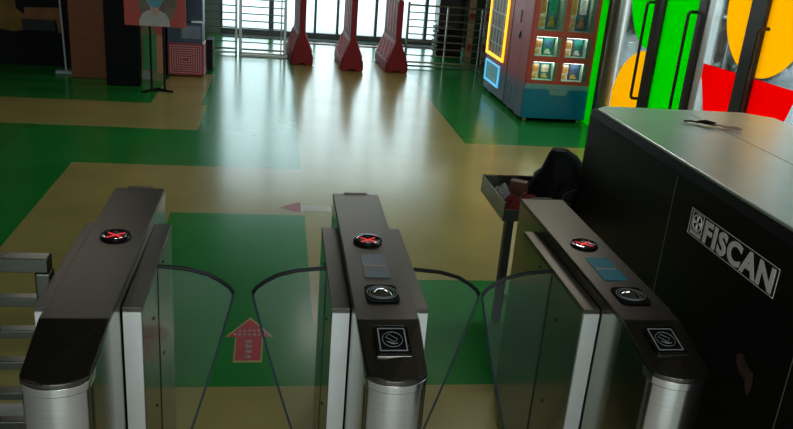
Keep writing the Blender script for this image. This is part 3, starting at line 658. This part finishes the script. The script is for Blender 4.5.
for ri, (a, b) in enumerate(rows):
    for ci, (c, d) in enumerate(cols):
        w_ = (d-c)-.085; h_ = (b-a)
        toy_box(vx+c+.015, vy+.09, a+.008, w_*.42, h_*.80, [1, 2, 2, 1][(ri+ci) % 4], 4, 6, 'narrow printed prize box, %s, %s window of the vending machine' % (place[ri], 'left' if ci == 0 else 'right'))
        toy_box(vx+c+.02+w_*.45, vy+.085, a+.008, w_*.52, h_*.86, [0, 3, 5, 0][(ri+ci*2) % 4], [1, 5, 3, 2][(ri+ci) % 4], [6, 2, 4, 1][ri], 'wide printed prize box, %s, %s window of the vending machine' % (place[ri], 'left' if ci == 0 else 'right'))

# ------------------------------------------------------------------ dark cabinet and colour strips beyond the right railing
t = thing('shutter_cabinet', (2.68, 13.4, 0), 'tall dark grey cabinet with ribbed lower part behind the right railing', 'cabinet')
MB().box(0, .36, 0, .4, .52, 2.2).build('upper_body', mat('charcoal panel', (.05, .05, .05), .35, .3, .1), t, bevel=.006)
mb = MB(); mb.box(.02, .40, .02, .4, 0, .50)
for k in range(6): mb.box(-.01, .41, -.01, .41, .05+k*.08, .085+k*.08)
mb.build('ribbed_base', BLACKM, t, bevel=.004)
MB().box(.36, .44, 0, .4, 0, 2.2).build('edge_column', BLACKM, t)
strips = [('cream and red', 3.13, .09, (.52, .36, .20), (.45, .05, .04)), ('dark green', 3.23, .15, (.012, .06, .015), (.015, .09, .02)), ('white and red', 3.40, .07, (.55, .50, .42), (.55, .04, .08)), ('black and green', 3.49, .18, (.008, .012, .008), (.01, .06, .02))]
for nm, x, w_, c1, c2 in strips:
    t = thing('painted_pillar', (x, 13.05, 0), '%s upright strip of the decorated wall behind the right railing' % nm, 'pillar')
    MB().box(0, w_, 0, .12, 0, 2.6).build('shaft', mat('pillar '+nm, c1, .5, 0, .1), t)
    mb = MB()
    for k in range(5): mb.box(.1*w_, .9*w_, -.004, 0, .18+k*.5, .30+k*.5)
    mb.build('painted_blocks', mat('blocks '+nm, c2, .5), t)

# ------------------------------------------------------------------ left side: kiosk, poster stand, columns, mop
t = thing('kiosk', (-1.415, 10.55, 0), 'navy kiosk on a red base with pink nested rectangles', 'kiosk')
KRED = mat('kiosk red', (.42, .045, .065), .45); KPINK = mat('kiosk pink lines', (.72, .42, .42), .5); NAVY = mat('kiosk navy', (.030, .055, .10), .35)
MB().box(0, .455, 0, .36, .02, .44).build('base', KRED, t, bevel=.006)
mb = MB()
for k in range(6):
    i = .030+k*.029; x0, x1, z0, z1 = i, .455-i, .05+k*.029, .405-k*.029
    poly_ring(mb, [(x0, z0), (x1, z0), (x1, z1), (x0, z1)], [(x0+.009, z0+.008), (x1-.009, z0+.008), (x1-.009, z1-.008), (x0+.009, z1-.008)], 'y', -.004, 0)
mb.build('maze_lines', KPINK, t)
MB().box(.0, .44, .0, .38, .431, .70).build('body', NAVY, t, bevel=.006)
MB().box(.18, .42, -.006, .0, .50, .66).build('screen', mat('grey screen', (.18, .21, .26), .25, .2, .3, 3), t)
MB().box(.10, .44, .10, .38, .70, 1.5).build('upper_body', NAVY, t, bevel=.006)
MB().box(.30, .43, .04, .10, .70, .72).build('shelf', BRIGHT, t)
MB().box(.445, .53, .5, .8, .02, .42).build('rear_box', BLACKM, t, bevel=.005)
for x in (.03, .40): MB().box(x-.02, x+.02, .02, .06, 0, .02).build('foot', BLACKM, t)

t = thing('poster_stand', (-1.405, 9.6, 0), 'red portrait poster on a thin black floor stand', 'sign stand')
FR = mat('black stand metal', (.012, .012, .012), .35, .5)
mb = MB()
for x in (-.075, .075): mb.box(x-.012, x+.012, -.012, .012, .0, .79)
mb.box(-.087, .087, -.012, .012, .766, .79)
mb.build('post', FR, t)
mb = MB(); mb.tube([(-.17, -.14, .01), (-.075, 0, .015), (0, .1, .01)], .012, 6); mb.tube([(.17, .14-.2, .01), (.075, 0, .015), (-.02, .1, .01)], .012, 6); mb.box(-.09, .17, -.03, .03, 0, .012); mb.build('base_feet', FR, t)
ps = MB().box(-.35, .335, -.035, -.012, .765, 1.75).build('poster_board', mat('poster red', (.52, .075, .06), .5, 0, .1, 4), t)
yz = -.0355
def pp(name, pts, m_, d): MB().prism(pts, 'y', yz-.0005*d, yz).build(name, m_, ps)
pp('print_backdrop', [(.22*math.cos(a*PI/18)+.02, 1.10+.33*math.sin(a*PI/18)) for a in range(36)], mat('print grey', (.16, .13, .11), .6, 0, .4, 6), 1)
pp('print_shirt', [(-.19, .768), (.16, .768), (.15, .85), (.11, .915), (.05, .945), (-.08, .945), (-.14, .915), (-.18, .85)], mat('print white', (.50, .48, .46), .6), 2)
pp('print_neck', [(-.055, .90), (-.01, .885), (.035, .90), (.04, 1.0), (-.06, 1.0)], mat('print skin', (.55, .36, .30), .6), 3)
pp('print_face', [(-.01+.10*math.cos(a*PI/18), 1.11+.135*math.sin(a*PI/18)) for a in range(36)], mat('print skin', (.55, .36, .30), .6), 4)
pp('print_mask', [(-.10, 1.10), (-.085, 1.03), (-.045, .985), (-.01, .975), (.03, .985), (.07, 1.03), (.085, 1.10), (-.01, 1.125)], mat('print mask blue', (.10, .33, .48), .6), 5)
pp('print_hair', [(-.12, 1.12), (-.11, 1.22), (-.05, 1.28), (.03, 1.28), (.09, 1.22), (.10, 1.12), (.07, 1.17), (-.09, 1.17)], mat('print hair', (.03, .02, .02), .6), 6)

t = thing('painted_board', (-1.69, 10.2, 0), 'board painted green, yellow and coral standing behind the poster stand', 'board')
MB().box(0, .27, 0, .10, 0, .78).build('core', mat('board core', (.26, .24, .12), .6), t, bevel=.003)
o = MB().box(.03, .18, -.004, 0, .14, .57).build('green_field', mat('board green', (.06, .32, .12), .6), t)
MB().box(.19, .265, -.004, 0, .10, .57).build('coral_field', mat('board coral', (.65, .30, .15), .6), t)
MB().box(.19, .265, -.004, 0, .575, .75).build('red_field', mat('board red', (.65, .10, .10), .6), t)
MB().box(.0, .13, -.006, 0, .02, .12).build('grey_field', mat('board grey', (.35, .35, .33), .6), t)

tag(MB().box(-2.52, -2.08, 10.15, 10.5, 0, 3.4).build('column', mat('burnt orange cladding', (.26, .075, .022), .55, 0, .12, 12), bevel=.01), 'burnt orange clad square column beside the black column', 'column')
tag(MB().box(-2.035, -1.65, 9.8, 9.9, 0, 3.4).build('column', mat('black cladding', (.002, .002, .002), .6), bevel=.01), 'black clad flat pillar behind the poster stand', 'column')
t = thing('wall_mural', (-3.8, 10.78, 0), 'ochre yellow shapes painted high on the dark left wall', 'mural')
OC = mat('ochre paint', (.22, .12, .02), .7, 0, .3, 4); OC2 = mat('brown orange paint', (.26, .11, .035), .7, 0, .3, 4)
MB().prism([(-.9, .50), (.2, .47), (.45, .43), (.62, .47), (.66, .60), (.50, .72), (.46, 2.2), (-.9, 2.2)], 'y', 0, .02).build('ochre_shape', OC, t)
MB().prism([(.60, .60), (.98, .60), (1.0, .44), (1.05, .44), (1.04, .76), (.60, .74)], 'y', -.004, .018).build('brown_band', OC2, t)
MB().box(.56, .96, -.002, .018, .46, .60).build('grey_patch', mat('dull grey paint', (.03, .032, .028), .7), t)
t = thing('flat_mop', (-2.665, 10.40, 0), 'white flat mop leaning by the orange column', 'mop')
MB().tube([(0.02, .0, .03), (.002, .02, .6), (-.03, .05, 1.35)], .010, 8).build('pole', WHITE, t, smooth=True)
MB().prism(rrect(-.10, .12, -.06, .06, .02), 'z', .0, .035).build('mop_head', mat('mop cloth', (.55, .60, .62), .9, bump=.3, scale=60), t, bevel=.006)
tag(MB().lathe([(0, 0), (.03, 0), (.035, .05), (.03, .10), (.012, .13), (.012, .16), (0, .165)], (-2.60, 10.62, 0), 16).build('spray_bottle', mat('blue bottle', (.02, .06, .16), .3), smooth=True), 'small dark blue bottle on the floor behind the mop', 'bottle')

# ------------------------------------------------------------------ unseen lamps, added overhead to lift the indoor brightness
DIFF = mat('added lamp diffuser', (.8, .8, .78), .5, emit=(1, .96, .9), estr=.8)
lpos = [(2.2, 6.4, 14, 'beside the vending machine'), (1.0, 9.8, 9, 'in front of the red barriers'), (-1.9, 7.3, 3.2, 'in front of the columns on the left'), (.1, -1.0, 24, 'behind the photographer')]
for x, y, pw, lb in lpos:
    t = thing('added_ceiling_light', (x, y, 3.4), 'unseen flat white ceiling light '+lb, 'ceiling light', 'added ceiling lights')
    f = MB(); poly_ring(f, [(-.62, -.17), (.62, -.17), (.62, .17), (-.62, .17)], [(-.6, -.15), (.6, -.15), (.6, .15), (-.6, .15)], 'z', -.05, 0); f.build('frame', WHITE, t)
    MB().box(-.6, .6, -.15, .15, -.03, -.0).build('diffuser', DIFF, t)
    l = bpy.data.lights.new('added_lamp_light', 'AREA'); l.shape = 'RECTANGLE'; l.size = 1.2; l.size_y = .3; l.energy = pw; l.color = (1, .95, .88)
    o = bpy.data.objects.new('added_lamp_light', l); COL.objects.link(o); o.location = (0, 0, -.032); o.parent = t
